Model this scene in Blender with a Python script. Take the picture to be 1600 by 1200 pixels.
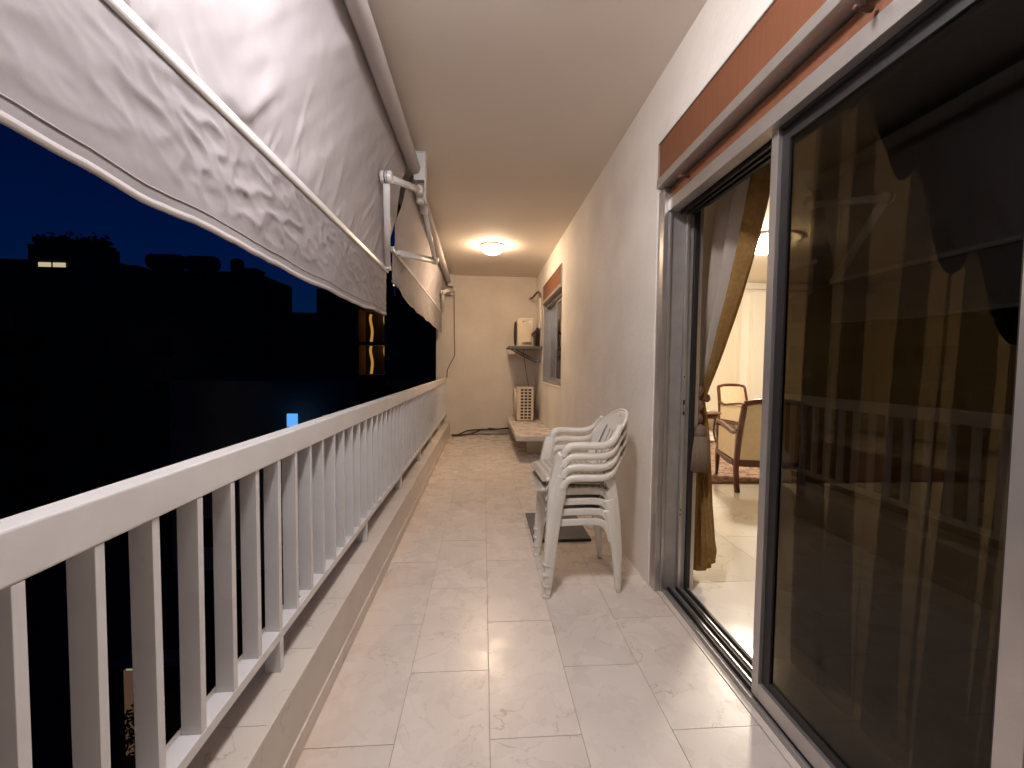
import bpy, bmesh, math, random
from mathutils import Vector, Matrix, noise
random.seed(7)
S = bpy.context.scene
for o in list(bpy.data.objects): bpy.data.objects.remove(o)
C = S.collection
R = math.radians
# ------------------------------------------------------------------ camera
cd = bpy.data.cameras.new('camera'); cam = bpy.data.objects.new('camera', cd); C.objects.link(cam)
cd.sensor_width = 36.0; cd.lens = 651.31 / 1600 * 36.0; cd.clip_start = 0.02; cd.clip_end = 2000
YAW, PITCH, ROLL, EYE = 0.06985, 0.04440, 0.01081, 1.20
def _rot(y, p, r):
    B = Matrix(((1,0,0),(0,0,-1),(0,1,0)))
    Ry = Matrix(((math.cos(y),0,-math.sin(y)),(0,1,0),(math.sin(y),0,math.cos(y))))
    Rp = Matrix(((1,0,0),(0,math.cos(p),-math.sin(p)),(0,math.sin(p),math.cos(p))))
    Rr = Matrix(((math.cos(r),-math.sin(r),0),(math.sin(r),math.cos(r),0),(0,0,1)))
    return Rr @ Rp @ Ry @ B
_m = _rot(YAW, PITCH, ROLL)
_r, _d, _f = Vector(_m[0]), Vector(_m[1]), Vector(_m[2])
mw = Matrix(((_r.x,-_d.x,-_f.x,0),(_r.y,-_d.y,-_f.y,0),(_r.z,-_d.z,-_f.z,EYE),(0,0,0,1)))
cam.matrix_world = mw
S.camera = cam
# ------------------------------------------------------------------ sky at dusk, sun already below the horizon
W = bpy.data.worlds.new('World'); S.world = W; W.use_nodes = True
nt = W.node_tree; bg = nt.nodes['Background']
sky = nt.nodes.new('ShaderNodeTexSky'); sky.sky_type = 'NISHITA'; sky.sun_disc = False
sky.sun_elevation = R(1.0); sky.sun_rotation = R(335); sky.ozone_density = 9.0; sky.dust_density = 0.0
nt.links.new(sky.outputs[0], bg.inputs[0]); bg.inputs[1].default_value = 0.030
# ------------------------------------------------------------------ exposure
S.view_settings.view_transform = 'Standard'; S.view_settings.look = 'None'
S.view_settings.exposure = 0.0; S.view_settings.gamma = 1.0; S.view_settings.use_curve_mapping = False
S.render.engine = 'CYCLES'
S.cycles.max_bounces = 10; S.cycles.diffuse_bounces = 5; S.cycles.glossy_bounces = 4; S.cycles.transparent_max_bounces = 12
NEAR_LAMP, FAR_LAMP, ROOM_LAMP = 168.0, 126.0, 320.0

# ------------------------------------------------------------------ materials
M = {}
def mat(name, col, rough=.6, metal=0., spec=.5, bump=0., bscale=60., var=0., vscale=6., bdetail=4., coat=0.):
    m = bpy.data.materials.new(name); m.use_nodes = True; t = m.node_tree; b = t.nodes['Principled BSDF']
    b.inputs['Base Color'].default_value = (*col, 1); b.inputs['Roughness'].default_value = rough
    b.inputs['Metallic'].default_value = metal; b.inputs['Specular IOR Level'].default_value = spec
    if coat: b.inputs['Coat Weight'].default_value = coat
    L = t.links.new
    geo = t.nodes.new('ShaderNodeNewGeometry')
    if var:
        n = t.nodes.new('ShaderNodeTexNoise'); n.inputs['Scale'].default_value = vscale; n.inputs['Detail'].default_value = 6
        L(geo.outputs['Position'], n.inputs['Vector'])
        mp = t.nodes.new('ShaderNodeMapRange'); mp.inputs[1].default_value = .3; mp.inputs[2].default_value = .7
        mp.inputs[3].default_value = 1 - var; mp.inputs[4].default_value = 1 + var
        L(n.outputs['Fac'], mp.inputs[0])
        hv = t.nodes.new('ShaderNodeHueSaturation'); hv.inputs['Color'].default_value = (*col, 1)
        L(mp.outputs[0], hv.inputs['Value']); L(hv.outputs[0], b.inputs['Base Color'])
    if bump:
        n2 = t.nodes.new('ShaderNodeTexNoise'); n2.inputs['Scale'].default_value = bscale; n2.inputs['Detail'].default_value = bdetail
        L(geo.outputs['Position'], n2.inputs['Vector'])
        bp = t.nodes.new('ShaderNodeBump'); bp.inputs['Strength'].default_value = bump; bp.inputs['Distance'].default_value = .01
        L(n2.outputs['Fac'], bp.inputs['Height']); L(bp.outputs[0], b.inputs['Normal'])
    M[name] = m; return m
def emis(name, col, s):
    m = bpy.data.materials.new(name); m.use_nodes = True; t = m.node_tree
    for n in list(t.nodes): t.nodes.remove(n)
    e = t.nodes.new('ShaderNodeEmission'); e.inputs[0].default_value = (*col, 1); e.inputs[1].default_value = s
    o = t.nodes.new('ShaderNodeOutputMaterial'); t.links.new(e.outputs[0], o.inputs[0]); M[name] = m
def marble(name, base, vein, stain, rough, seed, vs=1.0, stain_amt=.22):
    m = bpy.data.materials.new(name); m.use_nodes = True; t = m.node_tree; b = t.nodes['Principled BSDF']; L = t.links.new
    N = t.nodes.new
    geo = N('ShaderNodeNewGeometry'); oi = N('ShaderNodeObjectInfo')
    ml = N('ShaderNodeMath'); ml.operation = 'MULTIPLY'; ml.inputs[1].default_value = 37.0 + seed
    L(oi.outputs['Random'], ml.inputs[0])
    ad = N('ShaderNodeVectorMath'); ad.operation = 'ADD'; L(geo.outputs['Position'], ad.inputs[0])
    cx = N('ShaderNodeCombineXYZ'); L(ml.outputs[0], cx.inputs[0]); L(ml.outputs[0], cx.inputs[2]); L(cx.outputs[0], ad.inputs[1])
    def noi(sc, det, dist=0, src=ad.outputs[0]):
        n = N('ShaderNodeTexNoise'); n.inputs['Scale'].default_value = sc; n.inputs['Detail'].default_value = det
        n.inputs['Distortion'].default_value = dist; L(src, n.inputs['Vector']); return n
    def rng(src, a, c, d, e):
        r = N('ShaderNodeMapRange'); r.inputs[1].default_value = a; r.inputs[2].default_value = c
        r.inputs[3].default_value = d; r.inputs[4].default_value = e; L(src, r.inputs[0]); return r.outputs[0]
    # thin veins: where a distorted noise crosses one half
    v1 = noi(3.4 * vs, 6, 1.4)
    sb = N('ShaderNodeMath'); sb.operation = 'SUBTRACT'; sb.inputs[1].default_value = .5; L(v1.outputs['Fac'], sb.inputs[0])
    ab = N('ShaderNodeMath'); ab.operation = 'ABSOLUTE'; L(sb.outputs[0], ab.inputs[0])
    vf = rng(ab.outputs[0], 0.0, .0075, 1, 0)
    gate = rng(noi(2.6 * vs, 2).outputs['Fac'], .42, .60, 0, 1)
    vm = N('ShaderNodeMath'); vm.operation = 'MULTIPLY'; L(vf, vm.inputs[0]); L(gate, vm.inputs[1])
    vk = N('ShaderNodeMath'); vk.operation = 'MULTIPLY'; vk.inputs[1].default_value = .7; L(vm.outputs[0], vk.inputs[0])
    cl = rng(noi(4.5 * vs, 3.0, .15).outputs['Fac'], .34, .74, 0, 1)
    ck = N('ShaderNodeMath'); ck.operation = 'MULTIPLY'; ck.inputs[1].default_value = stain_amt; L(cl, ck.inputs[0])
    mx = N('ShaderNodeMix'); mx.data_type = 'RGBA'; mx.inputs[6].default_value = (*base, 1); mx.inputs[7].default_value = (*stain, 1)
    L(ck.outputs[0], mx.inputs[0])
    m2 = N('ShaderNodeMix'); m2.data_type = 'RGBA'; m2.inputs[7].default_value = (*vein, 1)
    L(vk.outputs[0], m2.inputs[0]); L(mx.outputs[2], m2.inputs[6])
    # rare small pits and smudges
    sp = rng(noi(26, 3, 0, geo.outputs['Position']).outputs['Fac'], .69, .75, 0, .35)
    m3 = N('ShaderNodeMix'); m3.data_type = 'RGBA'; m3.inputs[7].default_value = (.34,.27,.22,1); L(sp, m3.inputs[0]); L(m2.outputs[2], m3.inputs[6])
    if name == 'marble':   # rusty water stain along the curb
        sx = N('ShaderNodeSeparateXYZ'); L(geo.outputs['Position'], sx.inputs[0])
        edge = rng(sx.outputs[0], -.56, -.36, 1, 0); bl = rng(noi(5, 5, .5, geo.outputs['Position']).outputs['Fac'], .35, .62, .05, .5)
        em = N('ShaderNodeMath'); em.operation = 'MULTIPLY'; L(edge, em.inputs[0]); L(bl, em.inputs[1])
        m4 = N('ShaderNodeMix'); m4.data_type = 'RGBA'; m4.inputs[7].default_value = (.72,.50,.34,1); L(em.outputs[0], m4.inputs[0]); L(m3.outputs[2], m4.inputs[6]); m3 = m4
    hv = N('ShaderNodeHueSaturation'); L(m3.outputs[2], hv.inputs['Color']); L(rng(oi.outputs['Random'], 0, 1, .93, 1.05), hv.inputs['Value'])
    L(hv.outputs[0], b.inputs['Base Color'])
    L(rng(noi(7, 5, 0, geo.outputs['Position']).outputs['Fac'], .3, .7, rough * .75, rough * 1.35), b.inputs['Roughness'])
    bp = N('ShaderNodeBump'); bp.inputs['Strength'].default_value = .05; bp.inputs['Distance'].default_value = .01
    L(noi(9, 4, 0, geo.outputs['Position']).outputs['Fac'], bp.inputs['Height']); L(bp.outputs[0], b.inputs['Normal'])
    M[name] = m
def glass(name, tint, ior=1.5):
    m = bpy.data.materials.new(name); m.use_nodes = True; t = m.node_tree; L = t.links.new
    for n in list(t.nodes): t.nodes.remove(n)
    N = t.nodes.new
    tr = N('ShaderNodeBsdfTransparent'); tr.inputs[0].default_value = (*tint, 1)
    gl = N('ShaderNodeBsdfGlossy'); gl.inputs['Roughness'].default_value = .012; gl.inputs[0].default_value = (1,1,1,1)
    lw = N('ShaderNodeLayerWeight'); lw.inputs[0].default_value = .5
    pw = N('ShaderNodeMath'); pw.operation = 'POWER'; pw.inputs[1].default_value = 5.0; L(lw.outputs['Facing'], pw.inputs[0])
    f0 = ((ior-1)/(ior+1))**2
    fr = N('ShaderNodeMapRange'); fr.inputs[3].default_value = f0; fr.inputs[4].default_value = 1.0; L(pw.outputs[0], fr.inputs[0])
    mx = N('ShaderNodeMixShader'); L(fr.outputs[0], mx.inputs[0]); L(tr.outputs[0], mx.inputs[1]); L(gl.outputs[0], mx.inputs[2])
    o = N('ShaderNodeOutputMaterial'); L(mx.outputs[0], o.inputs[0]); M[name] = m
def cloth(name, col, transl=0., bump=.25, bscale=500, var=.06, vscale=4):
    m = mat(name, col, .9, 0, .15, bump, bscale, var, vscale, 2)
    if transl:
        t = m.node_tree; b = t.nodes['Principled BSDF']; o = t.nodes['Material Output']
        tl = t.nodes.new('ShaderNodeBsdfTranslucent'); tl.inputs[0].default_value = (*col, 1)
        mx = t.nodes.new('ShaderNodeMixShader'); mx.inputs[0].default_value = transl
        t.links.new(b.outputs[0], mx.inputs[1]); t.links.new(tl.outputs[0], mx.inputs[2]); t.links.new(mx.outputs[0], o.inputs[0])
def wood(name, col, dark, axis='Z', rough=.45, scale=14):
    m = bpy.data.materials.new(name); m.use_nodes = True; t = m.node_tree; b = t.nodes['Principled BSDF']; L = t.links.new; N = t.nodes.new
    tc = N('ShaderNodeNewGeometry'); mp = N('ShaderNodeMapping')
    s = {'X': (.06,1,1), 'Y': (1,.06,1), 'Z': (1,1,.06)}[axis]
    mp.inputs['Scale'].default_value = tuple(scale * 6 * k for k in s); L(tc.outputs['Position'], mp.inputs[0])
    n = N('ShaderNodeTexNoise'); n.inputs['Scale'].default_value = 1; n.inputs['Detail'].default_value = 5; L(mp.outputs[0], n.inputs['Vector'])
    cr = N('ShaderNodeMix'); cr.data_type = 'RGBA'; cr.inputs[6].default_value = (*dark, 1); cr.inputs[7].default_value = (*col, 1)
    r = N('ShaderNodeMapRange'); r.inputs[1].default_value = .35; r.inputs[2].default_value = .6; L(n.outputs['Fac'], r.inputs[0])
    L(r.outputs[0], cr.inputs[0]); L(cr.outputs[2], b.inputs['Base Color']); b.inputs['Roughness'].default_value = rough
    M[name] = m

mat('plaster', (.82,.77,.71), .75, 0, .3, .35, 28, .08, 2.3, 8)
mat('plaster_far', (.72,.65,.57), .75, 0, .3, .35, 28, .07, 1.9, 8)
mat('ceiling_paint', (.78,.71,.63), .8, 0, .2, .12, 10, .04, .8, 6)
mat('grout', (.40,.33,.27), .9)
marble('marble', (.76,.69,.635), (.36,.27,.21), (.40,.32,.27), .27, 1.0)
marble('curb_stone', (.68,.62,.56), (.42,.34,.28), (.55,.48,.42), .38, 5.0, .7, .5)
marble('room_marble', (.84,.80,.74), (.55,.42,.28), (.78,.70,.58), .10, 9.0, .6)
mat('rail_paint', (.72,.70,.69), .45, 0, .5, .03, 60, .04, 9)
mat('aluminium', (.50,.475,.46), .34, .75, .5, .04, 200, .06, 9)
mat('aluminium_dull', (.37,.35,.34), .5, .5, .5, .06, 120, .10, 14)
mat('dark_gasket', (.015,.014,.014), .5)
mat('brown_plastic', (.09,.035,.025), .5)
wood('laminate', (.185,.066,.028), (.155,.054,.023), 'Z', .5, 10)
wood('mahogany', (.12,.034,.020), (.06,.018,.012), 'Z', .3, 8)
mat('chair_plastic', (.80,.755,.68), .34, 0, .5, .05, 260, .04, 10)
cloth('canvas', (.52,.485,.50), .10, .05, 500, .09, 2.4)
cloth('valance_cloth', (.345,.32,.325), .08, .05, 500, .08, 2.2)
cloth('canvas_hem', (.46,.42,.41), 0, .05, 420)
mat('awning_white', (.80,.79,.78), .35, 0, .5, 0, 1, .04, 20)
mat('awning_black', (.03,.03,.03), .5)
mat('ac_cream', (.66,.56,.44), .55, 0, .4, .05, 40, .07, 9)
mat('ac_dark', (.03,.028,.026), .7)
mat('shelf_gray', (.12,.12,.13), .55, 0, .4, .1, 50, .15, 8)
mat('cable_black', (.03,.025,.022), .6)
mat('pipe_wrap', (.66,.60,.52), .7, 0, .3, .4, 60, .08, 20)
mat('pipe_brown', (.16,.10,.07), .7)
glass('tinted_glass', (.25,.225,.182), 1.36)
glass('room_glass', (.05,.05,.05), 1.55)
cloth('curtain_lining', (.56,.49,.42), .25, .2, 300, .05, 12)
cloth('curtain_gold', (.33,.19,.065), .12, .35, 160, .22, 40)
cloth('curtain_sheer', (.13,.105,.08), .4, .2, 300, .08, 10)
cloth('upholstery', (.68,.54,.36), 0, .15, 300, .06, 20)
mat('room_wall', (.78,.69,.55), .8, 0, .2, .06, 30, .03, 1)
mat('room_ceiling', (.82,.74,.62), .8)
mat('moulding', (.84,.78,.68), .6)
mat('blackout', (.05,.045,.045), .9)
emis('near_lamp_glow', (1.0,.95,.97), NEAR_LAMP)
emis('far_lamp_glow', (1.0,.72,.47), FAR_LAMP)
emis('room_lamp_glow', (1.0,.89,.72), ROOM_LAMP)
mat('lamp_base', (.8,.78,.74), .4)
mat('facade', (.24,.22,.19), .9, 0, .2, .2, 3, .2, .4)
mat('facade_dark', (.13,.12,.11), .9, 0, .2, .2, 3, .2, .4)
mat('pane_dark', (.02,.02,.025), .25)
mat('asphalt', (.045,.045,.048), .9, 0, .3, .3, 4, .2, .6)
mat('leaf', (.05,.09,.04), .7)
mat('bark', (.10,.07,.05), .9)
mat('tank', (.10,.10,.11), .6)
mat('roof_brown', (.30,.17,.11), .9)
mat('rug_edge', (.15,.06,.045), .95)
cloth('tassel_silk', (.21,.155,.10), 0, .2, 300)
emis('lit_window', (1.0,.85,.5), .55)
emis('lit_blue', (.12,.42,1.0), 1.0)
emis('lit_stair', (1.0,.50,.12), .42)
emis('hidden_fill', (1.0,.50,.14), 7.0)
emis('shop_glow', (.55,.29,.18), .14)
emis('lit_white', (1,.95,.8), 1.2)
emis('shop_white', (.9,.85,.6), .30)

# cushion: woven check
def check(name, a, b2):
    m = bpy.data.materials.new(name); m.use_nodes = True; t = m.node_tree; b = t.nodes['Principled BSDF']; L = t.links.new; N = t.nodes.new
    geo = N('ShaderNodeTexCoord'); outs = []
    for ax in ('X', 'Y'):
        w = N('ShaderNodeTexWave'); w.wave_type = 'BANDS'; w.bands_direction = ax; w.inputs['Scale'].default_value = 9; w.inputs['Distortion'].default_value = .6
        L(geo.outputs['Object'], w.inputs['Vector']); outs.append(w.outputs['Fac'])
    mu = N('ShaderNodeMath'); mu.operation = 'MULTIPLY'; L(outs[0], mu.inputs[0]); L(outs[1], mu.inputs[1])
    mx = N('ShaderNodeMix'); mx.data_type = 'RGBA'; mx.inputs[6].default_value = (*a, 1); mx.inputs[7].default_value = (*b2, 1)
    L(mu.outputs[0], mx.inputs[0]); L(mx.outputs[2], b.inputs['Base Color']); b.inputs['Roughness'].default_value = .95
    bp = N('ShaderNodeBump'); bp.inputs['Strength'].default_value = .5; bp.inputs['Distance'].default_value = .004
    L(mu.outputs[0], bp.inputs['Height']); L(bp.outputs[0], b.inputs['Normal']); M[name] = m
def sheer(name):   # open weave: part of the light goes straight through
    t = M[name].node_tree; o = t.nodes['Material Output']; src = o.inputs[0].links[0].from_socket
    tr = t.nodes.new('ShaderNodeBsdfTransparent'); mx = t.nodes.new('ShaderNodeMixShader'); mx.inputs[0].default_value = .58
    t.links.new(src, mx.inputs[1]); t.links.new(tr.outputs[0], mx.inputs[2]); t.links.new(mx.outputs[0], o.inputs[0])
sheer('curtain_sheer')
check('cushion_check', (.42,.37,.30), (.74,.69,.60))
# rug: mottled persian field
def rugmat():
    m = bpy.data.materials.new('rug_wool'); m.use_nodes = True; t = m.node_tree; b = t.nodes['Principled BSDF']; L = t.links.new; N = t.nodes.new
    g = N('ShaderNodeNewGeometry'); v = N('ShaderNodeTexVoronoi'); v.inputs['Scale'].default_value = 17; L(g.outputs['Position'], v.inputs['Vector'])
    n = N('ShaderNodeTexNoise'); n.inputs['Scale'].default_value = 50; n.inputs['Detail'].default_value = 4; L(g.outputs['Position'], n.inputs['Vector'])
    ad = N('ShaderNodeMath'); ad.operation = 'ADD'; L(v.outputs['Distance'], ad.inputs[0]); L(n.outputs['Fac'], ad.inputs[1])
    cr = N('ShaderNodeValToRGB'); e = cr.color_ramp.elements
    e[0].position = .45; e[0].color = (.10,.03,.03,1); e[1].position = 1.0; e[1].color = (.26,.17,.11,1)
    k = cr.color_ramp.elements.new(.7); k.color = (.17,.060,.045,1); k = cr.color_ramp.elements.new(.85); k.color = (.09,.035,.032,1)
    L(ad.outputs[0], cr.inputs[0]); L(cr.outputs[0], b.inputs['Base Color']); b.inputs['Roughness'].default_value = .95; M['rug_wool'] = m
rugmat()

# ------------------------------------------------------------------ mesh builder
class MB:
    def __init__(s): s.v = []; s.f = []; s.smooth = []
    def add(s, vs, fs, sm=False):
        o = len(s.v); s.v += [tuple(p) for p in vs]; s.f += [tuple(i + o for i in f) for f in fs]; s.smooth += [sm] * len(fs); return s
    def box(s, x0, x1, y0, y1, z0, z1, bev=0., mtx=None):
        if bev <= 0:
            vs = [(x,y,z) for x in (x0,x1) for y in (y0,y1) for z in (z0,z1)]
            fs = [(0,1,3,2),(4,6,7,5),(0,4,5,1),(2,3,7,6),(0,2,6,4),(1,5,7,3)]
        else:
            bm = bmesh.new(); bmesh.ops.create_cube(bm, size=1)
            for v in bm.verts: v.co = Vector(((x0+x1)/2 + v.co.x*(x1-x0), (y0+y1)/2 + v.co.y*(y1-y0), (z0+z1)/2 + v.co.z*(z1-z0)))
            bmesh.ops.bevel(bm, geom=bm.edges[:], offset=bev, segments=2, affect='EDGES', profile=.6)
            bm.verts.index_update(); vs = [v.co.copy() for v in bm.verts]; fs = [[v.index for v in f.verts] for f in bm.faces]; bm.free()
        if mtx: vs = [mtx @ Vector(p) for p in vs]
        return s.add(vs, fs)
    def sweep(s, path, secs, up=(0,0,1), closed_sec=True, cap=True, sm=True):
        """secs: list (or one) of 2-D sections (a along side, b along up)"""
        n = len(path); P = [Vector(p) for p in path]; vs = []; k = None
        for i, p in enumerate(P):
            t = (P[min(i+1,n-1)] - P[max(i-1,0)]).normalized()
            u = Vector(up); side = t.cross(u)
            if side.length < 1e-4: side = t.cross(Vector((1,0,0)))
            side.normalize(); uu = side.cross(t).normalized()
            sec = secs[i] if isinstance(secs[0][0], (tuple, list)) else secs
            k = len(sec)
            vs += [p + side*a + uu*b for a, b in sec]
        fs = []
        for i in range(n-1):
            for j in range(k if closed_sec else k-1):
                j2 = (j+1) % k; fs.append((i*k+j, i*k+j2, (i+1)*k+j2, (i+1)*k+j))
        if cap and closed_sec: fs += [tuple(range(k))[::-1], tuple((n-1)*k+j for j in range(k))]
        return s.add(vs, fs, sm)
    def tube(s, path, r, n=10, sm=True):
        rr = r if isinstance(r, (list, tuple)) else [r]*len(path)
        return s.sweep(path, [[(q*math.cos(2*math.pi*i/n), q*math.sin(2*math.pi*i/n)) for i in range(n)] for q in rr], up=(.31,.17,.93), sm=sm)
    def lathe(s, prof, c, n=32, axis='Z', sm=True):
        vs = []; fs = []
        for r, h in prof:
            for i in range(n):
                a = 2*math.pi*i/n; p = (r*math.cos(a), r*math.sin(a), h)
                if axis == 'X': p = (h, p[0], p[1])
                if axis == 'Y': p = (p[0], h, p[1])
                vs.append((c[0]+p[0], c[1]+p[1], c[2]+p[2]))
        for j in range(len(prof)-1):
            for i in range(n): i2 = (i+1) % n; fs.append((j*n+i, j*n+i2, (j+1)*n+i2, (j+1)*n+i))
        fs += [tuple(range(n))[::-1], tuple((len(prof)-1)*n+i for i in range(n))]
        return s.add(vs, fs, sm)
    def grid(s, fn, nu, nv, keep=None, sm=True):
        vs = [fn(i/nu, j/nv) for j in range(nv+1) for i in range(nu+1)]
        fs = [(j*(nu+1)+i, j*(nu+1)+i+1, (j+1)*(nu+1)+i+1, (j+1)*(nu+1)+i) for j in range(nv) for i in range(nu) if keep is None or keep(i, j)]
        return s.add(vs, fs, sm)
    def mesh(s, name, m):
        me = bpy.data.meshes.new(name); me.from_pydata([tuple(p) for p in s.v], [], s.f); me.update()
        me.polygons.foreach_set('use_smooth', s.smooth); me.materials.append(M[m] if isinstance(m, str) else m)
        bm = bmesh.new(); bm.from_mesh(me); bmesh.ops.recalc_face_normals(bm, faces=bm.faces); bm.to_mesh(me); bm.free()
        return me
    def build(s, name, m, parent=None, loc=None, solid=0., sub=0):
        o = bpy.data.objects.new(name, s.mesh(name, m)); C.objects.link(o)
        if loc: o.location = loc
        if parent: o.parent = parent
        if solid: k = o.modifiers.new('solid', 'SOLIDIFY'); k.thickness = solid; k.offset = 0
        if sub: k = o.modifiers.new('sub', 'SUBSURF'); k.levels = sub; k.render_levels = sub
        return o
def rsec(w, h, r=.3):
    """rounded rectangle section"""
    a, b, c = w/2, h/2, min(w, h)*r
    q = c*.3
    return [(-a+c,-b),(a-c,-b),(a-q,-b+q),(a,-b+c),(a,b-c),(a-q,b-q),(a-c,b),(-a+c,b),(-a+q,b-q),(-a,b-c),(-a,-b+c),(-a+q,-b+q)]
def tag(o, label=None, cat=None, group=None, kind=None):
    if label: o['label'] = label
    if cat: o['category'] = cat
    if group: o['group'] = group
    if kind: o['kind'] = kind
    return o
def thing(name, label, cat, loc=(0,0,0), rz=0, group=None):
    o = bpy.data.objects.new(name, None); C.objects.link(o); o.location = loc; o.rotation_euler.z = rz
    o.empty_display_size = .1; return tag(o, label, cat, group)
def box(name, m, parent, *b, bev=0.): return MB().box(*b, bev=bev).build(name, m, parent)
def inst(name, me, parent, loc, rz=0):
    o = bpy.data.objects.new(name, me); C.objects.link(o); o.parent = parent; o.location = loc; o.rotation_euler.z = rz; return o
def copy_tree(o, parent=None):
    c = o.copy(); C.objects.link(c); c.parent = parent
    for ch in [k for k in o.children]: copy_tree(ch, c)
    return c
def spline(pts, n=8):
    P = [Vector(p) for p in pts]; out = []
    for i in range(len(P)-1):
        p0, p1, p2, p3 = P[max(i-1,0)], P[i], P[i+1], P[min(i+2,len(P)-1)]
        for k in range(n):
            t = k/n; out.append(.5*((2*p1)+(p2-p0)*t+(2*p0-5*p1+4*p2-p3)*t*t+(3*p1-p0-3*p2+p3)*t**3))
    out.append(P[-1]); return out
def lerp1(x, xs, ys):
    if x <= xs[0]: return ys[0]
    for i in range(len(xs)-1):
        if x <= xs[i+1]:
            t = (x-xs[i])/(xs[i+1]-xs[i]); return ys[i]+(ys[i+1]-ys[i])*t
    return ys[-1]

# ================================================================== SETTING
WX, CZ, FY, NY = .915, 2.72, 7.21, -2.6           # right wall, ceiling, far wall, near end
CURB = -.555
# balcony floor: grout bed + one object per marble tile
floor = tag(box('floor', 'grout', None, -.80, .945, NY, FY, -.18, -.003), kind='structure')
cols = [(-.575,-.271,0), (-.271,.031,1), (.031,.331,0), (.331,.634,1), (.634,.935,0)]
TL = .3065*2; J = .0011
tile_me = {}
for ci, (x0, x1, off) in enumerate(cols):
    x0 = max(x0, CURB); y = 1.2875 + (.3065 if off else 0)
    while y > NY: y -= TL
    while y < FY:
        a, b = max(y, NY), min(y+TL, FY)
        if b - a > .02:
            key = (round(x1-x0,4), round(b-a,4))
            if key not in tile_me:
                tile_me[key] = MB().box(-(x1-x0)/2+J, (x1-x0)/2-J, -(b-a)/2+J, (b-a)/2-J, -.02, 0, bev=.0008).mesh('floor_tile', 'marble')
            inst('floor_tile', tile_me[key], floor, ((x0+x1)/2, (a+b)/2, random.uniform(-.0006,.0006)))
        y += TL
box('threshold_strip', 'curb_stone', floor, .9365, .9625, -.5, 2.2, -.02, .003)
# curb under the railing: core + face slabs + coping slabs
curb = tag(box('curb', 'grout', None, -.79, CURB-.013, NY, FY, -.20, .222), kind='structure')
y = 1.11
while y > NY: y -= .305
fs_me = MB().box(-.0065, .0065, -.1518, .1518, -.1175, .1165, bev=.001).mesh('face_slab', 'curb_stone')
cs_me = MB().box(-.118, .118, -.1518, .1518, -.0065, .0065, bev=.0015).mesh('coping_slab', 'curb_stone')
while y < FY-.15:
    inst('coping_slab', cs_me, curb, (CURB-.1165, y+.1525, .2293)); y += .305
box('face_slab', 'curb_stone', curb, CURB-.0125, CURB, NY, FY, .045, .2355, bev=.001)
box('skirting', 'curb_stone', curb, CURB-.001, CURB+.007, NY, FY, .0012, .062, bev=.001)
# ceiling slab and walls
ceil = tag(box('ceiling', 'ceiling_paint', None, -.80, WX+.25, NY, FY, CZ, CZ+.2), kind='structure')
DY0, DY1, DH = -.55, 2.19, 2.345       # door opening
WY0, WY1, WZ0, WZ1 = 4.86, 6.36, .955, 2.40
w = MB()
w.box(WX, WX+.24, NY, DY0, 0, CZ).box(WX, WX+.24, DY0, DY1, DH, CZ).box(WX, WX+.24, DY1, WY0, -.1, CZ)
w.box(WX, WX+.24, WY0, WY1, -.1, WZ0).box(WX, WX+.24, WY0, WY1, WZ1, CZ).box(WX, WX+.24, WY1, FY, -.1, CZ)
tag(w.build('wall_right', 'plaster'), kind='structure')
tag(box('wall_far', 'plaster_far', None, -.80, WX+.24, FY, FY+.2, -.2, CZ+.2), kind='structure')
tag(box('wall_behind', 'plaster', None, -.80, WX+.24, NY-.2, NY, -.2, CZ+.2), kind='structure')
# the salon behind the glass door
RX0, RX1, RY0, RY1, RZ = WX+.24, 7.6, -2.6, 7.9, 2.85
rf = tag(box('room_floor', 'grout', None, 1.11, RX1, RY0, RY1, -.18, -.004), kind='structure')
rt = MB().box(-.2985, .2985, -.2985, .2985, -.02, 0, bev=.0008).mesh('floor_tile', 'room_marble')
for i in range(10):
    for j in range(14):
        x, yy = 1.11+.3+i*.6, -.5+j*.6
        if yy < RY1-.3: inst('floor_tile', rt, rf, (x, yy, 0))
rw = MB().box(RX0, RX1, RY1, RY1+.15, -.1, RZ).box(RX1, RX1+.15, RY0, RY1+.15, -.1, RZ).box(RX0, RX1, RY0-.15, RY0, -.1, RZ)
tag(rw.build('room_wall', 'room_wall'), kind='structure')
tag(box('room_ceiling', 'room_ceiling', None, RX0, RX1, RY0, RY1, RZ, RZ+.1), kind='structure')
rc = MB().box(RX0, RX1, RY1-.09, RY1, RZ-.12, RZ-.001).box(RX0, RX1, RY1-.05, RY1, RZ-.20, RZ-.12)
rc.box(4.98, 5.13, RY1-.12, RY1-.001, 0, RZ-.2).box(5.13, RX1, RY1-.25, RY1-.12, 0, RZ-.2)
tag(rc.build('room_cornice', 'moulding'), kind='structure')

# ================================================================== LAMPS
def dome_lamp(label, loc, glow, r=.14, medallion=False, group=None):
    t = thing('ceiling_lamp', label, 'lamp', loc, 0, group)
    MB().lathe([(r*1.0,0),(r*1.06,-.006),(r*1.07,-.018),(r*1.02,-.0225),(.001,-.0228)], (0,0,0), 40).build('base', 'lamp_base', t)
    pr = [(r*math.cos(a*math.pi/2/10), -.024-.095*(r/.14)*math.sin(a*math.pi/2/10)) for a in range(10)] + [(.004, -.024-.0955*(r/.14))]
    MB().lathe([(r*.98,-.023)]+pr, (0,0,0), 40).build('glass_shade', glow, t)
    if medallion:
        MB().lathe([(.42,0),(.42,-.012),(.38,-.022),(.35,-.010),(.30,-.010),(.28,-.026),(.25,-.012),(.2,-.012),(.18,-.03),(.01,-.03)], (0,0,.0), 48).build('medallion', 'moulding', t)
        MB().lathe([(r*1.0,-.026),(r*1.05,-.03),(r*1.05,-.04),(r*.99,-.042)], (0,0,-.01), 40).build('rim', 'lamp_base', t)
    return t
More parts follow.
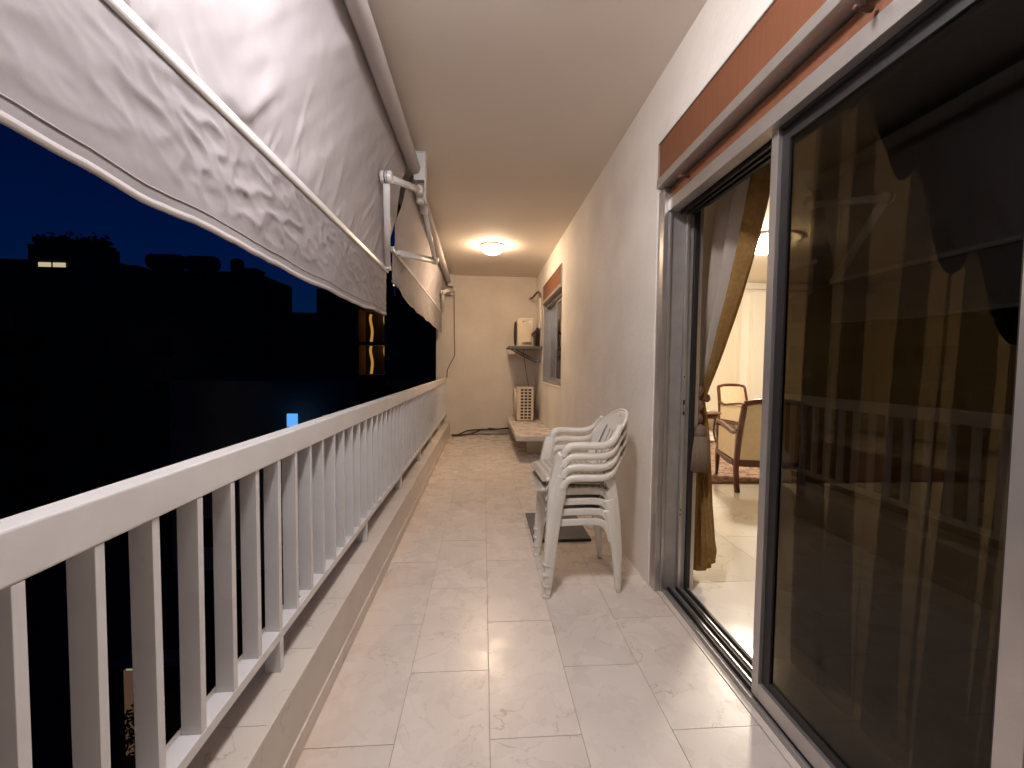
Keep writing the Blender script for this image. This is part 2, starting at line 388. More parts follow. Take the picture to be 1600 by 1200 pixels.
dome_lamp('lit frosted dome lamp on the balcony ceiling near the far wall', (.105,5.36,CZ), 'far_lamp_glow')
dome_lamp('lit white dome lamp on the ceiling overhead, beside the nearest awning', (-.11,.88,CZ), 'near_lamp_glow')
dome_lamp('lit dome lamp with ringed plaster medallion on the salon ceiling', (3.62,5.22,RZ), 'room_lamp_glow', .22, True)

# ================================================================== RAILING
rail = thing('balcony_railing', 'long white painted metal railing with flat upright bars along the balcony', 'railing', (-.645,0,.235))
RXi = -.62
def rl(name, *b, bev=.003): return MB().box(b[0]+.645, b[1]+.645, b[2], b[3], b[4]-.235, b[5]-.235, bev=bev).build(name, 'rail_paint', rail)
rl('top_rail', -.673, RXi, NY+.01, FY-.004, .901, .978, bev=.004)
rl('bottom_rail', -.671, -.622, NY+.01, FY-.004, .338, .366, bev=.002)
bal = MB().box(-.022, .022, -.009, .009, .1315, .6655, bev=.0012).mesh('baluster', 'rail_paint')
pst = MB().box(-.0235, .0235, -.011, .011, .001, .102, bev=.0012).mesh('post_foot', 'rail_paint')
k0 = int((NY+.1-1.315)/.1205)
for k in range(k0, 49):
    y = 1.315 + k*.1205
    if y > FY-.03: break
    q_ = inst('baluster', bal, rail, (random.uniform(-.0008,.0008), y+random.uniform(-.001,.001), 0)); q_.rotation_euler = (random.uniform(-.003,.003), random.uniform(-.002,.002), random.uniform(-.03,.03))
    if k % 8 == 0:
        inst('post_foot', pst, rail, (0, y, 0))
box('splice_plate', 'rail_paint', rail, -.018, .018, 1.455, 1.515, .1315, .1345)
for q in (1.475, 1.495): MB().lathe([(.004,.1346),(.004,.1375),(.002,.138)], (0,q,0), 10).build('screw', 'aluminium_dull', rail)

# ================================================================== AWNINGS
def fbm(x, y, z, o=3):
    s = 0; a = 1
    for i in range(o): s += a*noise.noise(Vector((x, y, z+i*7.3))); x *= 2.03; y *= 2.03; a *= .5
    return s
def sstep(a, b, x): t = min(1, max(0, (x-a)/(b-a))); return t*t*(3-2*t)
CREASES = [((1.47,.62),(1.24,1.02),.007,.022), ((1.64,.50),(1.575,1.0),.006,.012), ((1.64,.64),(1.60,1.0),.005,.012), ((1.61,.72),(1.55,1.0),.004,.010), ((1.45,.84),(1.39,1.03),.005,.012),
  ((1.49,.86),(1.44,1.0),.004,.010), ((2.75,.05),(2.62,.30),.007,.018), ((2.60,.54),(2.44,.78),.006,.016), ((.95,.85),(.93,1.0),.008,.014), ((1.03,.92),(1.09,1.0),.006,.012), ((1.53,.38),(1.30,.88),.005,.035),
  ((2.07,.30),(1.98,1.0),.004,.03), ((2.65,.68),(2.47,.95),.006,.018), ((2.27,.86),(2.2,1.0),.006,.014), ((2.1,.88),(2.03,1.0),.005,.014), ((2.85,.5),(2.7,.95),.008,.02), ((.86,.7),(.88,1.0),.008,.015), ((2.95,.2),(2.85,.6),.006,.02), ((1.85,.7),(1.80,1.0),.003,.012), ((2.4,.6),(2.33,1.0),.004,.015)]
def crease(y, v):
    s = 0
    for (ya, va), (yb, vb), am, wd in CREASES:
        ax, az, bx_, bz = ya, va*.75, yb, vb*.75
        dx, dz = bx_-ax, bz-az; L2 = dx*dx+dz*dz
        t = ((y-ax)*dx+(v*.75-az)*dz)/L2
        if t < -.15 or t > 1.1: continue
        tc = min(1, max(0, t)); d = math.hypot(y-ax-dx*tc, v*.75-az-dz*tc)
        if d < wd*3: s += am*math.exp(-(d/wd)**2)*min(1, tc*1.6+.1)
    return s
def awning(label, y0, y1, tx0, tx1, barz, hem, seed, arms):
    t = thing('awning', label, 'awning', (-.55, (y0+y1)/2, 2.6))
    ox, oy, oz = -.55, (y0+y1)/2, 2.6
    L = lambda p: (p[0]-ox, p[1]-oy, p[2]-oz)
    tx = lambda y: tx0 + (tx1-tx0)*(y-y0)/(y1-y0)
    barx = -.70
    # roller wrapped in cloth
    n = int((y1-y0)/.05)
    path = [L((tx(y0+(y1-y0)*i/n), y0+(y1-y0)*i/n, 2.60)) for i in range(n+1)]
    secs = []
    for i in range(n+1):
        yy = y0+(y1-y0)*i/n
        r = .043 + .0016*fbm(yy*3.1, seed, 0)
        secs.append([(r*(1+.02*fbm(j*.7, yy*9, seed, 2))*math.cos(2*math.pi*j/20), r*math.sin(2*math.pi*j/20)) for j in range(20)])
    MB().sweep(path, secs).build('roller', 'canvas_hem', t)
    # sloping canvas
    nu, nv = int((y1-y0)/.0095), 90
    def can(u, v):
        y = y0+.01+(y1-y0-.02)*u
        a = Vector((tx(y)-.046, 0, 2.612)); b = Vector((barx+.006, 0, barz))
        p = a.lerp(b, v)
        bulge = math.sin(math.pi*v)*(-.018) 
        ev = sstep(0, .12, v)*sstep(0, .06, 1-v)
        # pulls fanning from the bar and from the roller ends
        q = (y - y0)
        fan = math.sin(9*(q*1.0+ .55*v) + 3*fbm(y*.9, v*.7, seed, 2)*2)
        fan = max(0, fan)**3 * sstep(.2, .9, v)*.030*(.4+.6*noise.noise(Vector((y*1.3, seed, 2)))**2*3)
        diag = fbm(y*5+v*3.2, v*1.1, seed+4, 3)*.010
        fine = fbm(y*16, v*9, seed+9, 2)*.002*(.5+v)
        end = math.exp(-min(abs(y-y0), abs(y-y1))/.25)*.009*math.sin(11*v+y*7)
        d = bulge + (fan*.4+diag*.7+fine+end)*ev + (crease(y, v)*sstep(0,.03,1-v) if seed == 3.0 else 0)
        return L((p.x + d, y, p.z + d*.25))
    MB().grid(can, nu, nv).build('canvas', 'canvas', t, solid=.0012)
    # front bar
    MB().sweep([L((barx, y0-.0, barz)), L((barx, y1, barz))], rsec(.028, .030, .25), sm=False).build('front_bar', 'awning_white', t)
    capm = MB().box(-.017, .017, -.006, .006, -.018, .018, bev=.003).mesh('bar_end_cap', 'awning_white')
    inst('bar_end_cap', capm, t, L((barx, y1+.005, barz)))
    inst('bar_end_cap', capm, t, L((barx, y0-.005, barz)))
    # valance with quilted puckers
    nu, nv = int((y1-y0)/.0085), 44
    hy = [h[0] for h in hem]; hz = [h[1] for h in hem]
    def pucker(y, z):
        h = 0
        s = fbm(y*2.2, z*2.2, seed+20, 2)
        a = noise.noise(Vector((y*10+z*7+s, z*13-y*4, seed+1)))
        h += (.35-abs(a)**.65)*.019
        b = noise.noise(Vector((y*22+z*17, z*25-y*9, seed+2)))
        h += (.3-abs(b)**.8)*.0055
        return h + .006*s
    def val(u, v):
        y = y0+.005+(y1-y0-.01)*u
        zb = lerp1(y, hy, hz) + .006*fbm(y*5, seed, 3, 3)
        zt = barz-.014; z = zt+(zb-zt)*v
        amp = (1-.72*sstep(1.9, 3.2, y))*sstep(0, .12, v)*sstep(.12, .30, 1-v)*(.35+.65*sstep(-.5, .4, noise.noise(Vector((y*1.7, z*2, seed+6)))))
        wav = .010*fbm(y*2.6, .3*v, seed+11, 3)*v + .005*math.sin(y*9+seed)*v*v + sstep(2.2,3.4,y)*.010*v*fbm(y*7, .5*v, seed+15, 2)
        return L((barx + .004 + wav + pucker(y, z)*amp, y, z))
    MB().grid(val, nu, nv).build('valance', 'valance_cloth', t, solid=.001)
    def hemf(u, v):
        y = y0+.005+(y1-y0-.01)*u
        zb = lerp1(y, hy, hz) + .006*fbm(y*5, seed, 3, 3)
        wav = .010*fbm(y*2.6, .3, seed+11, 3) + .005*math.sin(y*9+seed)
        a = v*2*math.pi
        return L((barx+.003+wav+.0035*math.cos(a), y, zb+.004+.010*math.sin(a)))
    MB().grid(hemf, int((y1-y0)/.03), 8).build('hem', 'canvas_hem', t)
    sm = []
    for i in range(int((y1-y0)/.04)+1):
        y = min(y1-.005, y0+.005+i*.04); zb = lerp1(y, hy, hz) + .006*fbm(y*5, seed, 3, 3)
        v_ = 1-.035/max(.05, barz-.014-zb)
        sm.append(L((barx+.0055 + .010*fbm(y*2.6, .3*v_, seed+11, 3)*v_ + .005*math.sin(y*9+seed)*v_*v_ + sstep(2.2,3.4,y)*.010*v_*fbm(y*7, .5*v_, seed+15, 2), y, zb+.035)))
    MB().tube(sm, .0016, 6).build('seam', 'canvas_hem', t)
    # folding arms: shoulder, elbow, wrist
    for sh, el, wr in arms:
        sh, el, wr = Vector(sh), Vector(el), Vector(wr)
        MB().sweep([L(sh), L(sh.lerp(el,.5)), L(el)], rsec(.032, .044, .3), up=(-.55,0,.8)).build('arm', 'awning_white', t)
        fa = MB().sweep([L(el), L(el.lerp(wr,.5)), L(wr)], rsec(.052, .040, .25), up=(1,0,.2)).build('forearm', 'awning_white', t)
        MB().lathe([(.006,-.034),(.030,-.033),(.034,-.027),(.034,.027),(.030,.033),(.006,.034)], L(el), 20, 'X').build('elbow_joint', 'awning_white', t)
        for q in (-.007, .006): MB().lathe([(.0365,q-.003),(.0365,q+.003)], L(el), 20, 'X').build('spring_cable', 'awning_black' if q < 0 else 'aluminium', t)
        MB().lathe([(.004,-.03),(.028,-.028),(.03,-.02),(.03,.008),(.025,.014),(.025,.022),(.012,.03)], L(sh), 20).build('shoulder_joint', 'awning_white', t)
        MB().box(-.02,.02,-.03,.03,-.012,.02, bev=.004).build('wrist_clamp', 'awning_white', t, L((wr.x, wr.y, barz+.004)))
    return t
HEM1 = [(-2.1,1.55),(.67,1.548),(.797,1.541),(.896,1.533),(1.145,1.533),(1.475,1.532),(1.764,1.528),(2.41,1.53),(2.9,1.55),(3.14,1.562)]
HEM2 = [(3.3,1.83),(3.6,1.81),(4.05,1.755),(4.65,1.755),(5.45,1.748),(6.6,1.738),(7.1,1.735)]
awning('large cream awning with puckered valance nearest the viewer', -2.0, 3.08, -.50, -.50, 1.872, HEM1, 3.0,
       [((-.46,3.03,2.43), (-.575,2.55,2.30), (-.678,3.03,1.885)), ((-.46,-1.9,2.43), (-.575,-1.4,2.30), (-.678,-1.9,1.885))])
awning('smaller cream awning beyond the bracket, next to the far wall', 3.27, 7.08, -.52, -.585, 2.075, HEM2, 8.0,
       [((-.46,3.30,2.39), (-.475,4.15,2.21), (-.685,3.42,2.085)), ((-.50,7.08,2.46), (-.62,6.5,2.315), (-.68,7.02,2.085))])
for lab, y, x in (('white awning bracket on the ceiling between the two awnings', 3.12, -.475), ('white awning bracket at the end of the far awning', 7.13, -.56)):
    b = thing('awning_bracket', lab, 'bracket', (x, y, CZ))
    MB().box(.045, .052, -.04, .04, -.34, 0, bev=.002).build('plate', 'awning_white', b)
    MB().box(-.055, .045, -.04, .04, -.008, -.0015, bev=.002).build('ceiling_plate', 'awning_white', b)
    MB().box(-.03, .045, -.035, -.028, -.20, -.01, bev=.002).build('cheek', 'awning_white', b)
    MB().box(-.03, .045, .028, .035, -.20, -.01, bev=.002).build('cheek', 'awning_white', b)
    MB().lathe([(.01,-.05),(.03,-.05),(.03,.03),(.01,.03)], (.01,0,-.30), 20).build('arm_mount', 'awning_white', b)

# ================================================================== DOOR, SHUTTER BOXES, WINDOW
def shutter_box(label, y0, y1, z0, z1, xf):
    t = thing('shutter_box', label, 'shutter box', (WX, (y0+y1)/2, z0)); oy = (y0+y1)/2
    B = lambda name, m, x0, x1, a, b, c, d, bev=.0: MB().box(x0-WX, x1-WX, a-oy, b-oy, c-z0, d-z0, bev=bev).build(name, m, t)
    B('panel', 'laminate', xf+.003, WX+.10, y0+.006, y1-.006, z0+.042, z1-.006)
    B('top_trim', 'aluminium', xf-.002, WX+.11, y0+.006, y1-.006, z1-.006, z1)
    B('end_trim', 'aluminium', xf-.002, WX+.11, y0, y0+.006, z0, z1); B('end_trim', 'aluminium', xf-.002, WX+.11, y1-.006, y1, z0, z1)
    B('bottom_lip', 'aluminium', xf-.010, WX+.11, y0+.006, y1-.006, z0+.002, z0+.042, .003)
    return t
shutter_box('long orange wood shutter box above the glass sliding door', DY0, 2.145, 2.118, DH+.002, .896)
fr = thing('door_frame', 'aluminium frame and track of the sliding glass door', 'door frame', (.95, .8, 0))
def F(name, m, x0, x1, a, b, c, d, bev=.0015): return MB().box(x0-.95, x1-.95, a-.8, b-.8, c, d, bev=bev).build(name, m, fr)
F('lower_panel', 'laminate', .948, 1.02, DY0, 2.125, 2.058, 2.112)
F('head_rail', 'aluminium', .944, 1.00, DY0, 2.125, 2.000, 2.057)
for i, x in enumerate((1.008, 1.038, 1.068)): F('head_groove', 'dark_gasket', x, x+.012, DY0, 2.115, 1.985, 2.05)
F('head_cover', 'dark_gasket', 1.002, 1.15, DY0, 2.115, 2.03, 2.117)
# left jamb: face strip, stepped return, channel
F('jamb', 'aluminium', .922, .950, 2.118, 2.19, 0.002, 2.117, .003)
F('jamb', 'aluminium', .951, .965, 2.112, 2.19, 0.002, 2.117, .002)
F('jamb', 'aluminium_dull', .966, 1.042, 2.128, 2.19, 0.002, 2.057, .002)
F('jamb', 'aluminium', 1.043, 1.060, 2.110, 2.19, 0.002, 2.057, .003)
F('jamb', 'aluminium_dull', 1.061, 1.086, 2.122, 2.19, 0.002, 2.057, .002)
F('jamb', 'dark_gasket', 1.087, 1.11, 2.105, 2.19, 0.002, 2.057, .002)
F('jamb', 'aluminium', 1.111, 1.135, 2.118, 2.19, 0.002, 2.057, .002)
for z in (.42, .445, 1.15): MB().lathe([(.0042,-.001),(.0042,.001)], (1.05-.95, 2.1095-.8, z), 10, 'Y').build('screw_hole', 'dark_gasket', fr)
F('latch', 'dark_gasket', 1.046, 1.056, 2.1065, 2.1095, .95, 1.03, .001); F('latch_tongue', 'aluminium', 1.048, 1.054, 2.100, 2.108, .97, 1.005, .001)
F('far_jamb', 'aluminium', .93, 1.13, DY0-.02, DY0+.03, 0.002, 2.0)
# floor track
F('track_sill', 'aluminium_dull', .963, 1.105, DY0, 2.112, -.02, .010)
for x, h, m in ((.964,.022,'aluminium_dull'), (.990,.030,'dark_gasket'), (1.012,.026,'aluminium'), (1.036,.030,'dark_gasket'), (1.058,.026,'aluminium'), (1.082,.028,'dark_gasket'), (1.097,.022,'aluminium_dull')):
    F('track_rib', m, x, x+.007, DY0, 2.112, .0098, h, .001)
for i, y in enumerate((1.885, .985)):
    p = MB().tube([(.935,y+.004,2.073),(.90,y,2.071),(.885,y-.002,2.071)], [.007,.007,.006], 12).build('shutter_stop', 'brown_plastic')
    tag(p, ['short brown stop pin under the shutter box, above the curtain', 'short brown stop pin under the shutter box, above the dark glass'][i], 'stop pin')
def sliding_panel(label, y0, y1, x):
    t = thing('sliding_panel', label, 'door', (x, (y0+y1)/2, .03)); oy = (y0+y1)/2
    B = lambda name, m, x0, x1, a, b, c, d, bev=.002, par=t: MB().box(x0, x1, a-oy, b-oy, c-.03, d-.03, bev=bev).build(name, m, par)
    B('stile', 'aluminium', -.018, .018, y1-.034, y1, .030, 2.045); B('stile', 'aluminium', -.018, .018, y0, y0+.045, .030, 2.045)
    B('rail', 'aluminium', -.018, .018, y0+.0455, y1-.0345, .030, .088); B('rail', 'dark_gasket', -.018, .018, y0+.0455, y1-.0345, 1.99, 2.045)
    for a, b, c, d in ((y1-.070, y1-.0345, .0885, 1.9895), (y0+.0455, y0+.057, .0885, 1.9895), (y0+.0575, y1-.0705, .0885, .115), (y0+.0575, y1-.0705, 1.95, 1.9895)):
        B('gasket', 'dark_gasket', -.004, .012, a, b, c, d, .001)
    B('glass', 'tinted_glass', .003, .0035, y0+.0575, y1-.0705, .1155, 1.9495, 0)
    return t
sliding_panel('tinted glass sliding panel beside the open doorway', .655, 1.394, .995)
sliding_panel('tinted glass sliding panel cut by the right edge of the photo', -.10, .648, 1.041)
# window further down the wall
win = thing('window', 'narrow aluminium sliding window in the wall near the far end', 'window', (WX, (WY0+WY1)/2, WZ0)); oy = (WY0+WY1)/2
def V(name, m, x0, x1, a, b, c, d, bev=.001, par=win): return MB().box(x0, x1, a-oy, b-oy, c-WZ0, d-WZ0, bev=bev).build(name, m, par)
V('frame', 'aluminium', .002, .13, WY1-.02, WY1-.001, WZ0+.03, 2.12); V('frame', 'aluminium', .002, .13, WY0+.001, WY0+.02, WZ0+.03, 2.12)
V('frame', 'aluminium', .002, .13, WY0+.021, WY1-.021, WZ0+.001, WZ0+.03); V('frame', 'aluminium_dull', .04, .13, WY0+.021, WY1-.021, 2.075, 2.12)
ym = (WY0+WY1)/2
for a, b, x in ((ym-.02, WY1-.021, .10), (WY0+.021, ym+.02, .065)):
    f2 = V('sash', 'aluminium', x, x+.025, a, a+.045, WZ0+.031, 2.074)
    V('stile', 'aluminium', x, x+.025, b-.045, b, WZ0+.031, 2.074)
    g = MB().box(x+.010, x+.0105, a+.0455-oy, b-.0455-oy, .075, 2.03-WZ0).build('glass', 'room_glass', win)
    V('rail', 'aluminium', x, x+.025, a+.0455, b-.0455, WZ0+.031, WZ0+.074); V('rail', 'aluminium', x, x+.025, a+.0455, b-.0455, 2.031, 2.074)
V('light_blocker', 'blackout', .16, .165, WY0, WY1, WZ0, WZ1)  # added dark panel, keeps salon light out of the window glass
V('sill', 'plaster', -.006, .06, WY0-.0, WY1+.0, WZ0-.022, WZ0-.001, .003)
shutter_box('short orange wood shutter box above the far window', WY0+.001, WY1-.001, 2.122, 2.398, WX-.014)

# ================================================================== STACKED PLASTIC CHAIRS
def chair_parts(t):
    for s in (-1, 1):
        # front leg runs up into the arm
        P = spline([(-.186,s*.238,.0),(-.168,s*.234,.20),(-.148,s*.228,.42),(-.124,s*.239,.545),(-.114,s*.244,.585)], 5)
        n = len(P); secs = []
        for i, p in enumerate(P):
            w = lerp1(p.z, [0,.2,.42,.55,.6], [.040,.052,.070,.062,.052]); d = lerp1(p.z, [0,.42,.6], [.040,.050,.046]); secs.append(rsec(d, w, .22))
        fl = MB().sweep(P, secs, up=(1,0,0)).build('leg', 'chair_plastic', t)
        MB().sweep([(-.187,s*.238,.0),(-.187,s*.238,.008),(-.185,s*.238,.013)], rsec(.046,.048,.25), up=(1,0,0)).build('foot_rim', 'chair_plastic', fl)
        # rear leg
        P = spline([(.205,s*.196,0),(.186,s*.200,.2),(.158,s*.205,.38),(.138,s*.205,.45)], 5)
        secs = [rsec(lerp1(p.z,[0,.4],[.034,.042]), lerp1(p.z,[0,.4,.45],[.028,.050,.06]), .25) for p in P]
        MB().sweep(P, secs, up=(1,0,0)).build('leg', 'chair_plastic', t)
        # side apron bending down into the rear leg
        P = spline([(-.15,s*.226,.382),(-.05,s*.222,.386),(.06,s*.216,.386),(.115,s*.211,.372),(.145,s*.207,.33),(.160,s*.205,.28)], 5)
        MB().sweep(P, rsec(.010,.036,.3)).build('apron', 'chair_plastic', t)
        # arm: flat strip with a rounded outer edge sweeping up into the back
        P = spline([(-.108,s*.246,.575),(-.098,s*.250,.605),(-.076,s*.254,.624),(-.04,s*.257,.630),(.04,s*.257,.629),(.105,s*.248,.632),(.148,s*.232,.652),(.178,s*.212,.690),(.200,s*.190,.725)], 6)
        secs = []
        for i, p in enumerate(P):
            q = i/(len(P)-1); w = lerp1(q, [0,.2,.6,1],[.050,.050,.046,.024]); h = lerp1(q, [0,.3,.7,1],[.040,.038,.032,.020])
            secs.append(rsec(w, h, .35))
        MB().sweep(P, secs).build('arm', 'chair_plastic', t)
    # seat: dished, front edge rolled down
    def seat(u, v):
        x = -.205+.37*u; y = (v-.5)*.425*(1-.10*u)
        z = .432 - .016*math.sin(math.pi*min(1,u*1.1))*(1-(2*v-1)**2) - .02*u
        if u < .16: q = (.16-u)/.16; z -= .048*q*q; x += .010*q*q
        return (x, y, z)
    MB().grid(seat, 22, 20).build('seat', 'chair_plastic', t, solid=.006)
    def hw(z): return lerp1(z, [.40,.5,.6], [.185,.199,.208]) if z < .6 else .208*max(.0, 1-((z-.6)/.187)**2.6)**.5
    def bx(y, z): return .128 + .36*(z-.40) + .05*max(0,z-.62) - 1.35*y*y*(1-.4*sstep(.6,.8,z))
    def back(u, v):
        z = .405+.378*v; y = (2*u-1)*hw(z)*.985; return (bx(y,z), y, z)
    def keep(i, j):
        if 3 <= j <= 17 and i in (9,12,17,20): return False
        if 20 <= j <= 23 and i in (13,15,17): return False
        if 4 <= j <= 18 and i in (5,24): return False
        return True
    MB().grid(back, 30, 26, keep).build('backrest', 'chair_plastic', t, solid=.006)
    rim = []
    for s in (-1, 1):
        zs = [.60,.63,.66,.69,.715,.735,.75,.762,.771,.778,.783,.786]
        seg = [(bx(s*hw(z),z), s*hw(z), z) for z in zs]
        rim += seg if s < 0 else seg[::-1]
    MB().sweep(spline(rim, 3), rsec(.016,.016,.4), up=(1,0,0)).build('back_rim', 'chair_plastic', t)
CHX, CHY, PIT = .530, 2.335, .0548
labs = ['white plastic armchair at the bottom of the stack, feet on the floor', 'white plastic armchair second from the floor in the stack',
        'white plastic armchair third from the floor, holding the lower cushion', 'white plastic armchair on top of the stack']
ch0 = thing('plastic_chair', labs[0], 'chair', (CHX, CHY, 0.0), R(-1.5), 'stacked white plastic armchairs'); chair_parts(ch0)
for i in (1, 2, 3):
    c = copy_tree(ch0); c.location = (CHX+.0006*i, CHY+random.uniform(-.001,.001), PIT*i); c['label'] = labs[i]
def cushion(label, loc, rz):
    def pad(s):
        def f(u, v):
            x, y = (u-.5)*.40-.02, (v-.5)*.40
            if u > .5: x = -.02+(u-.5)*.32
            e = min(u, 1-u, v, 1-v); h = .017*min(1, (e/.09))**.5 if e > 0 else 0
            for bx_, by_ in ((-.08,-.08),(.08,-.08),(-.08,.08),(.08,.08)): h -= .007*math.exp(-((x-bx_)**2+(y-by_)**2)/.0011)
            return (x, y, s*h + .002*noise.noise(Vector((x*9,y*9,s)))+ (-.012*((.5-u)/.5)**4 if u < .5 else 0))
        return f
    t = thing('seat_cushion', label, 'cushion', loc, rz, 'checked seat cushions on the chairs')
    m = MB().grid(pad(1), 28, 28).grid(pad(-1), 28, 28); m.build('pad', 'cushion_check', t)
    pts = [(-.22,-.2,-.012),(-.22,.2,-.012),(.14,.2,0),(.14,-.2,0),(-.22,-.2,-.012)]
    MB().tube([p for i in range(4) for p in (Vector(pts[i]).lerp(Vector(pts[i+1]), k/8) for k in range(8))]+[Vector(pts[4])], .003, 6).build('piping', 'cushion_check', t)
    return t
cushion('checked beige cushion on the topmost plastic chair', (CHX-.005, CHY, .432+PIT*3+.017), R(3))
cushion('checked beige cushion squeezed between the upper two plastic chairs', (CHX-.012, CHY-.006, .432+PIT*2+.016), R(-2))
tr = thing('floor_tray', 'flat dark metal tray on the floor behind the stacked chairs', 'tray', (.55, 3.03, 0))
MB().box(-.20, .20, -.26, .26, .001, .018, bev=.003).build('plate', 'shelf_gray', tr)
MB().box(-.20, .20, -.268, -.2605, .001, .020, bev=.001).build('front_lip', 'dark_gasket', tr)

# ================================================================== AIR CONDITIONERS, SHELF, PIPES
pl = thing('low_table', 'low marble topped table against the right wall under the lower unit', 'table', (.66, 6.1, 0))
box('top', 'marble', pl, -.245, .250, -1.0, 1.0, .265, .326, bev=.003)
for y_ in (-.45, .9): box('support', 'curb_stone', pl, -.05, .250, y_-.05, y_+.05, .002, .2645, bev=.003)
a = thing('air_conditioner', 'cream outdoor unit with a grid of square vents standing on the plinth', 'air conditioner', (.665, 6.85, .327))
SX, SY0, SY1, SH = .127, -.37, .34, .53
g = MB()   # casing with real vent openings on the near end
g.box(-SX, SX, SY0+.02, SY1, .012, SH, bev=.006); g.build('casing', 'ac_cream', a)
e = MB(); xs = [-.126,-.064,-.026,-.008,.030,.048,.086,.126]
xs = [-.127,-.072,-.027,-.012,.033,.048,.093,.127]; nz = 10; z0, zs = .028, .0488
for i in range(4): e.box(xs[2*i], xs[2*i+1], SY0, SY0+.018, .012, SH)
for k in range(nz+1):
    zc = z0+k*zs; lo, hi = (.012, zc+.0085) if k == 0 else ((zc-.0085, SH) if k == nz else (zc-.0085, zc+.0085))
    for i in range(3): e.box(xs[2*i+1], xs[2*i+2], SY0+.001, SY0+.018, lo, hi)
e.build('vent_grille', 'ac_cream', a)
MB().box(-.1, .1, SY0+.0185, SY0+.0195, .03, SH-.02).build('vent_back', 'ac_dark', a)
MB().lathe([(.232,0),(.235,-.03),(.222,-.034),(.215,-.004),(.01,-.004)], (-SX,-.03,.27), 36, 'X').build('fan_ring', 'ac_cream', a)
MB().lathe([(.21,-.006),(.21,-.005)], (-SX,-.03,.27), 32, 'X').build('fan_opening', 'ac_dark', a)
for r in (.05,.09,.13,.17,.2): MB().tube([(-SX-.03, -.03+r*math.cos(q*math.pi/16), .27+r*math.sin(q*math.pi/16)) for q in range(33)], .0025, 5).build('fan_guard_ring', 'ac_cream', a)
for y in (-.30,.28): MB().box(-.15, .14, y-.02, y+.02, 0, .0118).build('foot', 'ac_dark', a)
sh = thing('wall_shelf', 'dark metal shelf bracketed to the right wall holding the upper unit', 'shelf', (WX, 6.75, 1.47))
MB().box(-.53, -.003, -.36, .34, 0, .016, bev=.002).build('plate', 'shelf_gray', sh)
MB().box(-.53, -.003, -.365, -.361, -.012, .03, bev=.001).build('lip', 'shelf_gray', sh)
for y in (-.25,.25):
    MB().sweep([(-.45,y,-.001),(-.02,y,-.22)], rsec(.02,.02,.1), sm=False).build('brace', 'shelf_gray', sh)
MB().box(-.03, -.003, -.2, .3, .017, .36, bev=.002).build('back_plate', 'shelf_gray', sh)
b = thing('air_conditioner', 'cream outdoor unit with a raised service cover sitting on the wall shelf', 'air conditioner', (.655, 6.78, 1.487))
MB().box(-.125, .125, -.30, .30, .012, .452, bev=.012).build('casing', 'ac_cream', b)
MB().box(-.052, .080, -.345, -.3005, .075, .235, bev=.006).build('service_cover', 'ac_cream', b)
MB().box(-.03, .04, -.304, -.3005, .235, .40, bev=.002).build('side_panel', 'ac_cream', b)
MB().box(-.045, .012, -.3035, -.2995, .385, .405, bev=.001).build('handle_slot', 'ac_dark', b)
MB().box(.055, .1, -.3035, -.3003, .375, .415).build('rating_plate', 'lamp_base', b)
MB().lathe([(.19,0),(.192,-.02),(.18,-.024),(.01,-.004)], (-.125,0,.23), 32, 'X').build('fan_ring', 'ac_dark', b)
for y in (-.2,.2): MB().box(-.14,.14,y-.015,y+.015,0,.0118).build('foot', 'ac_dark', b)
p = thing('refrigerant_pipe', 'wrapped pipe bending out of the corner and down to the upper unit', 'pipe', (.87, 6.5, 1.8))
Lp = lambda q: (q[0]-.87, q[1]-6.5, q[2]-1.8)
MB().tube([Lp(q) for q in spline([(.80,7.18,2.35),(.82,7.0,2.34),(.865,6.72,2.38),(.88,6.56,2.33),(.882,6.50,2.25)], 6)], .018, 10).build('bend', 'pipe_brown', p)
MB().tube([Lp(q) for q in spline([(.882,6.50,2.25),(.884,6.46,2.1),(.884,6.44,1.92),(.878,6.46,1.82),(.865,6.48,1.78)], 6)], .020, 10).build('sleeve', 'pipe_wrap', p)
MB().tube([Lp(q) for q in spline([(.868,6.48,1.79),(.82,6.46,1.74),(.745,6.44,1.68)], 5)], .017, 10).build('end_hose', 'cable_black', p)
MB().tube([Lp(q) for q in spline([(.89,6.42,1.98),(.893,6.38,1.86),(.889,6.40,1.7),(.893,6.43,1.48)], 5)], .008, 8).build('thin_pipe', 'pipe_wrap', p)
tag(MB().tube(spline([(.636,6.62,1.468),(.66,6.65,1.3),(.70,6.66,1.05),(.735,6.66,.859)], 6), .0055, 6).build('drop_cable', 'pipe_brown'), 'thin brown cable hanging from the shelf to the lower unit', 'cable')
tag(MB().tube(spline([(-.50,7.19,2.47),(-.497,7.2,2.1),(-.492,7.2,1.7),(-.485,7.2,1.40),(-.50,7.2,1.33),(-.60,7.2,1.13),(-.615,7.2,1.0),(-.612,7.2,.985)], 6), .007, 6).build('wall_cable', 'pipe_brown'), 'thin cable running down the left side of the far wall', 'cable')
fc = thing('floor_cable', 'black cables lying loose along the base of the far wall', 'cable', (-.1, 7.15, 0))
for pts, r in (([(-.50,7.0,.012),(-.40,7.1,.02),(-.25,7.17,.07),(-.05,7.19,.085),(.2,7.19,.09),(.44,7.16,.12)], .012), ([(-.49,7.02,.01),(-.35,7.05,.012),(-.2,7.08,.03),(-.05,7.15,.08),(.0,7.17,.1)], .011), ([(-.50,7.06,.012),(-.3,7.12,.012),(0,7.17,.012),(.45,7.17,.012)], .008), ([(.1,7.18,.11),(.25,7.17,.10),(.45,7.1,.12)], .012)):
    MB().tube([(q.x+.1, q.y-7.15, q.z) for q in spline(pts, 6)], r, 7).build('strand', 'cable_black', fc)
